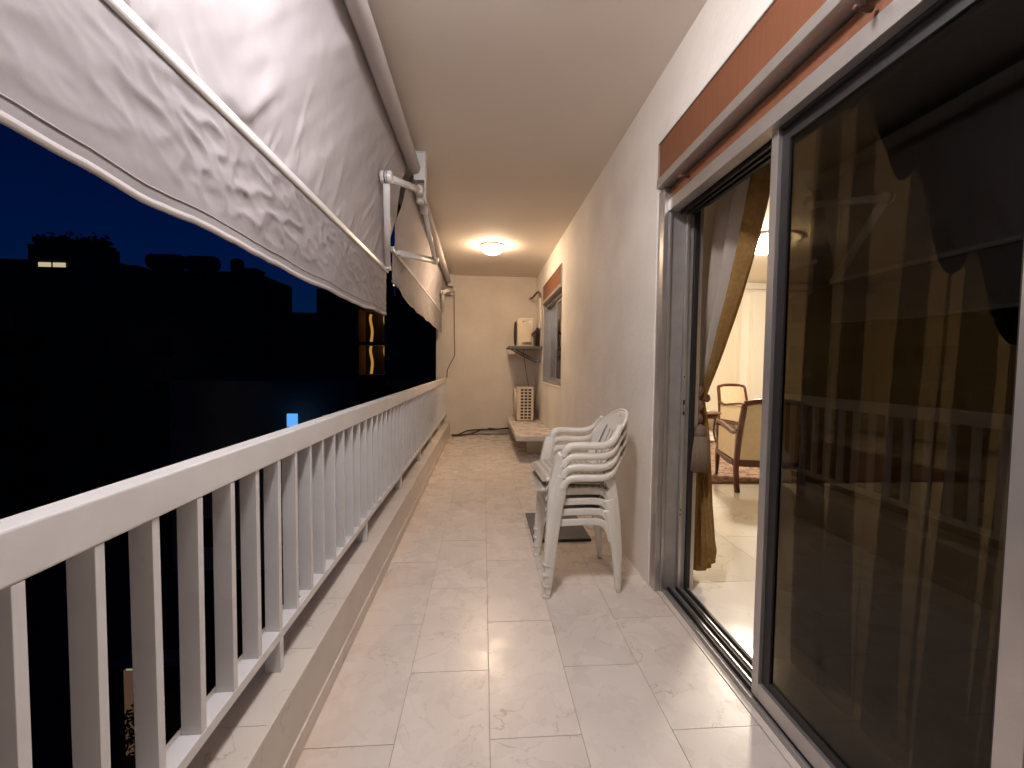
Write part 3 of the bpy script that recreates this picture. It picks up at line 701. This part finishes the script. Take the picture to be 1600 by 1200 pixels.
MB().box(-.42,-.30,-.16,-.09,.002,.03, bev=.006).build('connector', 'cable_black', fc)

# ================================================================== CURTAINS
def curtain_left():
    t = thing('curtain', 'grey lined curtain with gold border tied back at the open doorway', 'curtain', (1.25, 2.2, 0))
    zt, ztie = 2.50, 1.02
    def edge(z):   # leading edge y by height
        return lerp1(z, [.06,.18,.45,.80,.98,1.02,1.10,1.3,1.55,1.8,2.05,2.25,2.5], [2.10,2.085,2.13,2.16,2.195,2.20,2.165,2.06,1.945,1.855,1.775,1.715,1.66])
    def rear(z): return lerp1(z, [0,.8,1.02,1.4,2.5], [2.31,2.29,2.275,2.34,2.44])
    def cx(z): return lerp1(z, [0,.9,1.02,1.2,2.5], [1.235,1.215,1.205,1.22,1.26])
    def f(u, v):
        z = zt - (zt-.30*0-.03)*v
        a, b = rear(z), edge(z)
        zz = z
        if v > .985: zz += .0
        w = abs(a-b); amp = .022*min(1, w/.35)+.008
        y = a + (b-a)*u
        x = cx(z) + amp*math.sin(u*2*math.pi*4.5+.6*math.sin(z*2)) + .006*noise.noise(Vector((u*7, z*2, 1)))
        # hem swings up towards the leading edge
        return (x-1.25, y-2.2, zz + (.14*u*u if v > .9 else 0)*(v-.9)/.1)
    nu, nv = 60, 70
    ns = int(nu*.80)
    MB().grid(f, nu, nv, lambda i, j: i < ns and j < 42).build('lining', 'curtain_lining', t, solid=.002)
    MB().grid(f, nu, nv, lambda i, j: i >= ns or j >= 42).build('border', 'curtain_gold', t, solid=.002)
    tie = thing('curtain_tieback', 'twisted cord tieback with a large tassel on the curtain', 'tieback', (1.19, 2.185, 1.03))
    MB().tube([(.025+.04*math.sin(q), .068-.04*math.cos(q), .012*math.sin(3*q)) for q in [k*2*math.pi/24 for k in range(25)]], .014, 8).build('cord', 'pipe_brown', tie)
    for dz in (.05,-.03,-.10): MB().lathe([(.004,.035),(.018,.022),(.026,0),(.018,-.022),(.004,-.035)], (-.045, -.045+.3*dz*0, dz), 14).build('knot', 'pipe_brown', tie)
    MB().lathe([(.008,-.13),(.03,-.15),(.034,-.18),(.03,-.2)], (-.045,-.075,0), 16).build('tassel_head', 'pipe_brown', tie)
    for k in range(26):
        an = 2*math.pi*k/26; r = .030
        MB().tube([(-.045+r*math.cos(an),-.075+r*math.sin(an),-.19),(-.045+r*1.3*math.cos(an),-.078+r*1.3*math.sin(an),-.28),(-.045+r*1.55*math.cos(an),-.08+r*1.55*math.sin(an),-.38+.012*random.random())], [.0065,.0075,.006], 5).build('tassel_strand', 'tassel_silk', tie)
curtain_left()
def curtain_right():
    t = thing('curtain', 'brown pleated curtain hanging behind the tinted glass panel', 'curtain', (1.25, .8, 0))
    def f(u, v):
        z = 2.5-2.46*v
        ph = u*2*math.pi*12 + .9*math.sin(u*17) + .35*math.sin(z*1.5+u*5)
        sp_ = .6+.4*v+.25*noise.noise(Vector((u*6, z*.8, 5)))
        y = 1.555-1.85*u + .050*sp_*math.sin(2*ph) + .03*math.sin(z*1.3+u*6)*v
        x = 1.27 + .050*math.sin(ph)*sp_ + .008*noise.noise(Vector((u*12,z,3)))
        return (x-1.25, y-.8, z)
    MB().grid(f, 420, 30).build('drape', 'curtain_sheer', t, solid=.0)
    def sw(u, v):    # dark swagged sheet added to block salon light, scallops falling lower away from doorway
        y = 1.62-1.6*u; k = (u*9) % 1
        d = lerp1(-y, [-1.62,-1.46,-1.28,-1.10,-.92,-.5,0], [.06,.20,.62,.95,1.12,1.2,1.2]) + .20*math.sin(math.pi*k)
        z = 2.52 - d*v; return (1.36+.025*math.sin(v*20+u*5)-1.25, y-.8, z)
    MB().grid(sw, 120, 24).build('blocking_swag', 'blackout', t, solid=.0)
curtain_right()
tag(MB().tube([(1.26,-1.2,2.52),(1.26,2.6,2.52)], .014, 12).build('curtain_rod', 'mahogany'), 'dark wooden curtain rod over the doorway inside the salon', 'curtain rod')

# ================================================================== SALON FURNITURE
def armchair(label, loc, rz):
    t = thing('armchair', label, 'armchair', loc, rz, 'salon armchairs')     # faces local +y
    W2, D2 = .28, .30
    for s in (-1, 1):
        P = [(s*W2,-D2-.05,0),(s*W2,-D2,.16),(s*W2,-D2,.30),(s*W2*.98,-D2-.03,.55),(s*W2*.92,-D2-.10,.86)]
        MB().sweep(spline(P,4), rsec(.045,.045,.2), up=(0,1,0)).build('back_post', 'mahogany', t)
        MB().sweep([(s*W2,D2,.30),(s*W2,D2,.20),(s*W2,D2+.005,.10),(s*W2,D2+.012,0)], [rsec(k,k,.3) for k in (.05,.046,.034,.024)], up=(0,1,0)).build('leg', 'mahogany', t)
        MB().sweep(spline([(s*W2*.98,-D2-.03,.60),(s*W2,-D2+.10,.56),(s*W2*1.02,0,.585),(s*W2*1.03,D2-.10,.61),(s*W2*1.03,D2-.02,.60),(s*W2*1.03,D2+.005,.565)],4), rsec(.05,.036,.3)).build('arm', 'mahogany', t)
        MB().sweep(spline([(s*W2*1.02,D2-.03,.58),(s*W2*1.02,D2-.01,.48),(s*W2,D2-.03,.38),(s*W2,D2-.02,.30)],4), rsec(.045,.04,.3), up=(0,1,0)).build('arm_post', 'mahogany', t)
        MB().box(s*W2-.014, s*W2+.014, -D2+.02, D2-.05, .302, .57, bev=.006).build('side_panel', 'upholstery', t)
        MB().sweep(spline([(s*W2,-D2+.022,.27),(s*W2,0,.262),(s*W2,D2-.025,.285)],4), rsec(.05,.055,.2)).build('seat_rail', 'mahogany', t)
    for y, z in ((-D2,.275),(D2,.275)): MB().box(-W2+.024, W2-.024, y-.022, y+.022, z-.03, z+.03, bev=.004).build('seat_rail', 'mahogany', t)
    MB().sweep(spline([(-W2*.92,-D2-.10,.86),(-W2*.5,-D2-.112,.885),(0,-D2-.118,.892),(W2*.5,-D2-.112,.885),(W2*.92,-D2-.10,.86)],4), rsec(.045,.05,.3)).build('crest_rail', 'mahogany', t)
    def bk(s):
        def f(u, v):
            z = .31+.555*v; x = (2*u-1)*(W2*lerp1(v,[0,1],[.985,.90])-.018); y = lerp1(z,[.3,.55,.87],[-D2,-D2-.03,-D2-.105])
            return (x, y + s*(.012+.03*(s>0)*math.sin(math.pi*u)*math.sin(math.pi*min(1,v*.95))), z)
        return f
    MB().grid(bk(1),12,12).grid(bk(-1),12,12).build('backrest', 'upholstery', t)
    MB().box(-W2+.02, W2-.02, -D2+.03, D2+.02, .305, .43, bev=.035).build('seat_cushion', 'upholstery', t)
    return t
armchair('mahogany armchair seen from behind, on the front edge of the rug', (2.72+.085, 3.73+.335, .004), R(-14.5))
armchair('mahogany armchair facing the room beside the salon wall', (4.50, 6.80, .002), R(-174))
rug = thing('rug', 'red brown patterned rug on the salon floor', 'rug', (3.7, 5.3, .0035))
MB().box(-1.75, 1.75, -1.15, 1.15, 0, .008).build('field', 'rug_wool', rug)
for b_ in ((-1.79,1.79,-1.20,-1.152),(-1.79,1.79,1.152,1.20),(-1.79,-1.752,-1.151,1.151),(1.752,1.79,-1.151,1.151)): MB().box(*b_, 0, .008).build('border', 'rug_edge', rug)
st = thing('side_table', 'small dark wooden side table between curtain tassel and far armchair', 'table', (3.50, 6.35, .012))
MB().lathe([(.23,.46),(.25,.47),(.25,.485),(.235,.49)], (0,0,0), 28).build('top', 'mahogany', st)
MB().lathe([(.20,.40),(.21,.458)], (0,0,0), 28).build('apron', 'mahogany', st)
for k in range(4):
    an = R(45+90*k); c_, s_ = math.cos(an), math.sin(an)
    MB().tube(spline([(.17*c_,.17*s_,.42),(.15*c_,.15*s_,.2),(.19*c_,.19*s_,.04),(.23*c_,.23*s_,.012)],4), .016, 8).build('leg', 'mahogany', st)
tag(MB().lathe([(.01,0),(.06,.004),(.10,.02),(.105,.024),(.06,.012),(.01,.008)], (3.45,6.3,.503), 24).build('dish', 'moulding'), 'small pale dish on the salon side table', 'dish')

# ================================================================== OUTSIDE: STREET AND BUILDINGS
tag(box('ground', 'asphalt', None, -400, 300, -300, 500, -11.5, -11.2), kind='structure')
def building(label, x0, x1, y0, y1, z1, m='facade_dark', faces='S', floors=None, group='dark buildings across the street', step=3.1, lit=None):
    t = thing('apartment_building', label, 'building', ((x0+x1)/2, (y0+y1)/2, -9.0), 0, group)
    ox, oy = (x0+x1)/2, (y0+y1)/2
    MB().box(x0-ox, x1-ox, y0-oy, y1-oy, .001, z1+9).build('wall', m, t)
    MB().box(x0-ox+.01, x1-ox-.01, y0-oy+.01, y1-oy-.01, z1+9.001, z1+9.2).build('roof', m, t)
    nf = floors or max(1, int((z1+9)/step)); pm = {}
    def win_row(n, horiz):
        for f_ in range(nf):
            zc = 1.6+f_*step+.3
            if zc+.8 > z1+9-.3: break
            for k in range(n):
                if horiz:
                    wx = x0-ox+(x1-x0)*(k+.5)/n
                    q = inst('window', WIN_S, t, (wx, y0-oy-.03, zc))
                else:
                    wy = y0-oy+(y1-y0)*(k+.5)/n
                    q = inst('window', WIN_E, t, (x1-ox+.03, wy, zc))
    if 'S' in faces: win_row(max(2, int((x1-x0)/3.5)), True)
    if 'E' in faces: win_row(max(2, int((y1-y0)/3.5)), False)
    for zf in range(1, nf+1):
        zc = zf*step
        if zc < z1+8.5 and 'E' in faces: MB().box(x1-ox+.001, x1-ox+.35, (y0-oy)*.6, (y1-oy)*.6, zc, zc+.15).build('balcony_slab', m, t)
    return t
WIN_S = MB().box(-.6,.6,-.03,.03,-.7,.7).mesh('window', 'pane_dark'); WIN_E = MB().box(-.03,.03,-.6,.6,-.7,.7).mesh('window', 'pane_dark')
building('wide dark apartment block carrying rounded water tanks on its flat roof', -40, -15.6, 30, 35.5, 7.2, 'facade_dark', 'SE')
building('dark apartment block cut by the right part of the long valance', -15.4, -9.0, 40, 52, 7.9, 'facade_dark', 'SE')
building('low dark block filling the gap between the two taller ones', -33, -17, 62, 70, 8.25, 'facade_dark', 'S')
hs = building('distant building on the hill with two lit windows', -75, -49, 60, 66, 14.3, 'facade_dark', 'S')
building('long dark block at the far left behind the railing', -70, -30, 26, 29, 4.6, 'facade', 'SE')
building('dark tall block behind the gap between the awnings', -7.0, 2.0, 34, 44, 16, 'facade_dark', 'S')
building('low plain building below the lit stair tower', -15, -1.0, 21, 27, .1, 'facade', 'SE')
rt_ = thing('penthouse', 'dark rooftop room with ragged outline above the two lit windows', 'rooftop room', (-55.5, 61.5, 14.55))
MB().box(-4.5, 4.5, -1.5, 1.5, 0, 2.0).build('wall', 'facade_dark', rt_); MB().box(-4.0, 4.3, -1.2, 1.2, 2.001, 2.35).build('roof', 'facade_dark', rt_)
for i, x in enumerate((-57.9, -56.1)):
    f_ = thing('lit_window', ['left one of two lit windows in the distant building', 'right one of two lit windows in the distant building'][i], 'window', (x, 59.9, 13.75), 0, 'lit windows of the distant building')
    MB().box(-.75,.75,-.04,.04,-.4,.4).build('pane', 'lit_window', f_); MB().box(-.8,.8,-.06,.05,-.47,-.401).build('sill', 'facade', f_)
# roof clutter
for lab_, x_, y_, z_, h_ in (('thin aerial mast on the wide dark roof left of the tanks', -27.5, 31.5, 7.4, 1.3), ('thin aerial mast on the rooftop room of the distant building', -58.5, 61.5, 16.9, 1.6)):
    m_ = thing('aerial_mast', lab_, 'aerial', (x_, y_, z_)); MB().tube([(0,0,0),(0,0,h_)], .03, 6).build('mast', 'tank', m_)
    for q in (.55,.75,.95): MB().tube([(-.4*q,0,h_*q),(.4*q,0,h_*q)], .018, 5).build('crossbar', 'tank', m_)
for i_, (x_, w_, h_) in enumerate(((-25.0, .9, .35), (-16.6, .5, .35))):
    hd = thing('roof_hatch', ['small boxy roof hatch left of the long tanks', 'small box on the dark roof right of the domed tank'][i_], 'roof hatch', (x_, 31.6, 7.42), 0, 'boxes on the dark roof')
    MB().box(-w_, w_, -.6, .6, 0, h_).build('wall', 'facade_dark', hd); MB().box(-w_-.08, w_+.08, -.68, .68, h_+.001, h_+.09).build('lid', 'facade_dark', hd)
rp = thing('roof_plants', 'ragged dark plants along the edge of the distant rooftop room', 'plants', (-55.2, 60.6, 16.9))
pl_ = MB()
for k in range(500):
    c_ = Vector((random.uniform(-4.4,5.0), random.uniform(-.4,.4), abs(random.gauss(0,.26))*(1.2+.9*math.sin(k*.013)))); u_ = Vector((random.gauss(0,1),random.gauss(0,1),random.gauss(0,1))).normalized(); v_ = u_.orthogonal().normalized()
    pl_.add([c_-u_*.34, c_+v_*.16, c_+u_*.34, c_-v_*.16], [(0,1,2,3)])
pl_.build('foliage', 'leaf', rp)
MB().box(-4.4,4.9,-.45,.45,-.02,.25).build('planter', 'facade_dark', rp)
# water tanks
def tank(label, x, y, z, r, h, upright=True, wide=1):
    t = thing('water_tank', label, 'water tank', (x, y, z), 0, 'rooftop water tanks')
    if upright:
        MB().lathe([(r,.25),(r,h*.8),(r*.85,h*.93),(r*.4,h),(.05,h*1.01)], (0,0,0), 20).build('tank', 'tank', t)
    else:
        MB().lathe([(r*.4,-wide),(r*.9,-wide*.95),(r,-wide*.8),(r,wide*.8),(r*.9,wide*.95),(r*.4,wide)], (0,0,r+.25), 20, 'X').build('tank', 'tank', t)
    for q in (-.6, .6): MB().box(q*(wide if not upright else r)-.06, q*(wide if not upright else r)+.06, -r*.7, r*.7, 0, .3).build('stand', 'tank', t)
tank('left long rounded water tank on the dark roof', -22.4, 31.5, 7.45, .55, 1.1, False, 1.15)
tank('middle long rounded water tank on the dark roof', -20.0, 31.5, 7.45, .52, 1.1, False, 1.05)
tank('single domed water tank apart from the others on the dark roof', -17.6, 31.5, 7.45, .42, 1.15)
# lit stair tower
tw = thing('stair_tower', 'narrow building side lit orange with ladder like balcony slabs', 'building', (-4.72, 18.6, -9))
MB().box(-.62, -.50, -.6, .6, .001, 14.6).build('wall', 'roof_brown', tw); MB().box(.55, .72, -.6, .6, .001, 14.6).build('wall', 'facade_dark', tw)
MB().box(-.50, .55, .45, .6, .001, 14.6).build('back_wall', 'facade_dark', tw)
for z in (9.6, 11.0, 12.5, 13.9): MB().box(-.50, .55, -.55, .45, z, z+.14).build('slab', 'roof_brown', tw)
for x, z0_, z1_ in ((-.26,9.9,14.0),(.36,9.75,14.0)):
    for k in range(3):
        zz = (9.76, 11.16, 12.66)[k]; MB().sweep(spline([(x,.43,zz),(x+.05,.43,zz+.5),(x-.03,.43,zz+1.0),(x,.43,zz+1.24)],4), rsec(.11,.02,.2), up=(0,1,0)).build('lit_strip', 'lit_stair', tw)
for z in (10.9, 12.4, 13.8): MB().lathe([(.01,-.08),(.06,-.04),(.06,.04),(.01,.08)], (.47,.12,z), 10).build('hidden_fill', 'hidden_fill', tw)  # unseen fill lights added behind the side wall to brighten the slabs
tag(MB().box(-9.05,-8.6,19.9,20.0,-1.75,-1.15).build('lit_panel', 'lit_blue'), 'small glowing blue panel just above the railing', 'lit panel')
MB_p = thing('light_post', 'short pale post beside the glowing blue panel', 'post', (-7.35, 19.95, -2.4))
MB().box(-.09,.09,-.05,.05,0,1.15, bev=.02).build('shaft', 'lamp_base', MB_p); MB().box(-.12,.12,-.08,.08,1.151,1.2, bev=.01).build('cap', 'lamp_base', MB_p)
nb = thing('low_shed', 'low flat brown roof just beyond the far end of the railing', 'shed', (-2.35, 14.3, -9))
MB().box(-.62, .58, -.3, 3, .001, 9.5).build('wall', 'facade', nb); MB().box(-.8, .7, -.55, 3.2, 9.501, 9.68).build('roof', 'roof_brown', nb)
tag(MB().lathe([(.01,-.03),(.03,0),(.01,.03)], (-3.35,16,4.15), 10).build('street_light', 'lit_white'), 'tiny white light point in the gap between the awnings', 'light')
# shop front far below, its wall glows in place of lamplight; a tree before it
sp = thing('shop_front', 'reddish self glowing shop wall down in the street seen between the bars', 'shop', (-10.7, 13.5, -11.2))
MB().box(-.42, .62, -.1, .1, .001, 2.75).build('wall', 'shop_glow', sp); MB().box(-.5, 1.4, -.5, .2, 3.101, 3.2).build('canopy', 'facade', sp)
MB().box(-.34, .62, -.1, .1, 2.751, 3.1).build('sign_panel', 'shop_white', sp)
tt = thing('street_tree', 'dark leafy tree standing before the glowing shop wall', 'tree', (-10.0, 12.9, -11.2))
MB().tube([(0,0,0),(.05,.02,.6),(0,.05,1.2)], [.09,.07,.04], 8).build('trunk', 'bark', tt)
lv = MB()
for k in range(900):
    a_ = random.uniform(0, 2*math.pi); r_ = .75*random.random()**.5; zz = random.uniform(-.75,.75); r_ *= math.sqrt(max(0,1-(zz/.78)**2))
    c_ = Vector((r_*math.cos(a_), r_*math.sin(a_), 1.45+zz)); u_ = Vector((random.gauss(0,1),random.gauss(0,1),random.gauss(0,1))).normalized(); v_ = u_.orthogonal().normalized()
    lv.add([c_-u_*.09, c_+v_*.035, c_+u_*.09, c_-v_*.035], [(0,1,2,3)])
lv.build('crown', 'leaf', tt)

# pieces that belong to a part hang one level deeper
SUB = {'tassel_strand': 'tassel_head', 'spring_cable': 'elbow_joint', 'fan_guard_ring': 'fan_ring', 'fan_opening': 'fan_ring', 'vent_back': 'vent_grille', 'hem': 'valance', 'seam': 'valance',
       'bar_end_cap': 'front_bar', 'latch_tongue': 'latch', 'gasket': 'glass', 'rating_plate': 'casing', 'handle_slot': 'casing', 'screw': 'splice_plate', 'connector': 'strand', 'lid': 'wall', 'sill': 'pane', 'cap': 'shaft'}
used_ = {}
for o in list(C.objects):
    base = o.name.split('.')[0]
    if o.parent and base in SUB and o.parent.parent is None:
        sib = [k for k in o.parent.children if k.name.split('.')[0] == SUB[base] and k.location.length < 1e-6]
        if sib:
            key = (o.parent.name, base); n_ = used_.get(key, 0); used_[key] = n_+1
            o.parent = sib[min(n_ // 2, len(sib)-1)] if base == 'spring_cable' else sib[0]
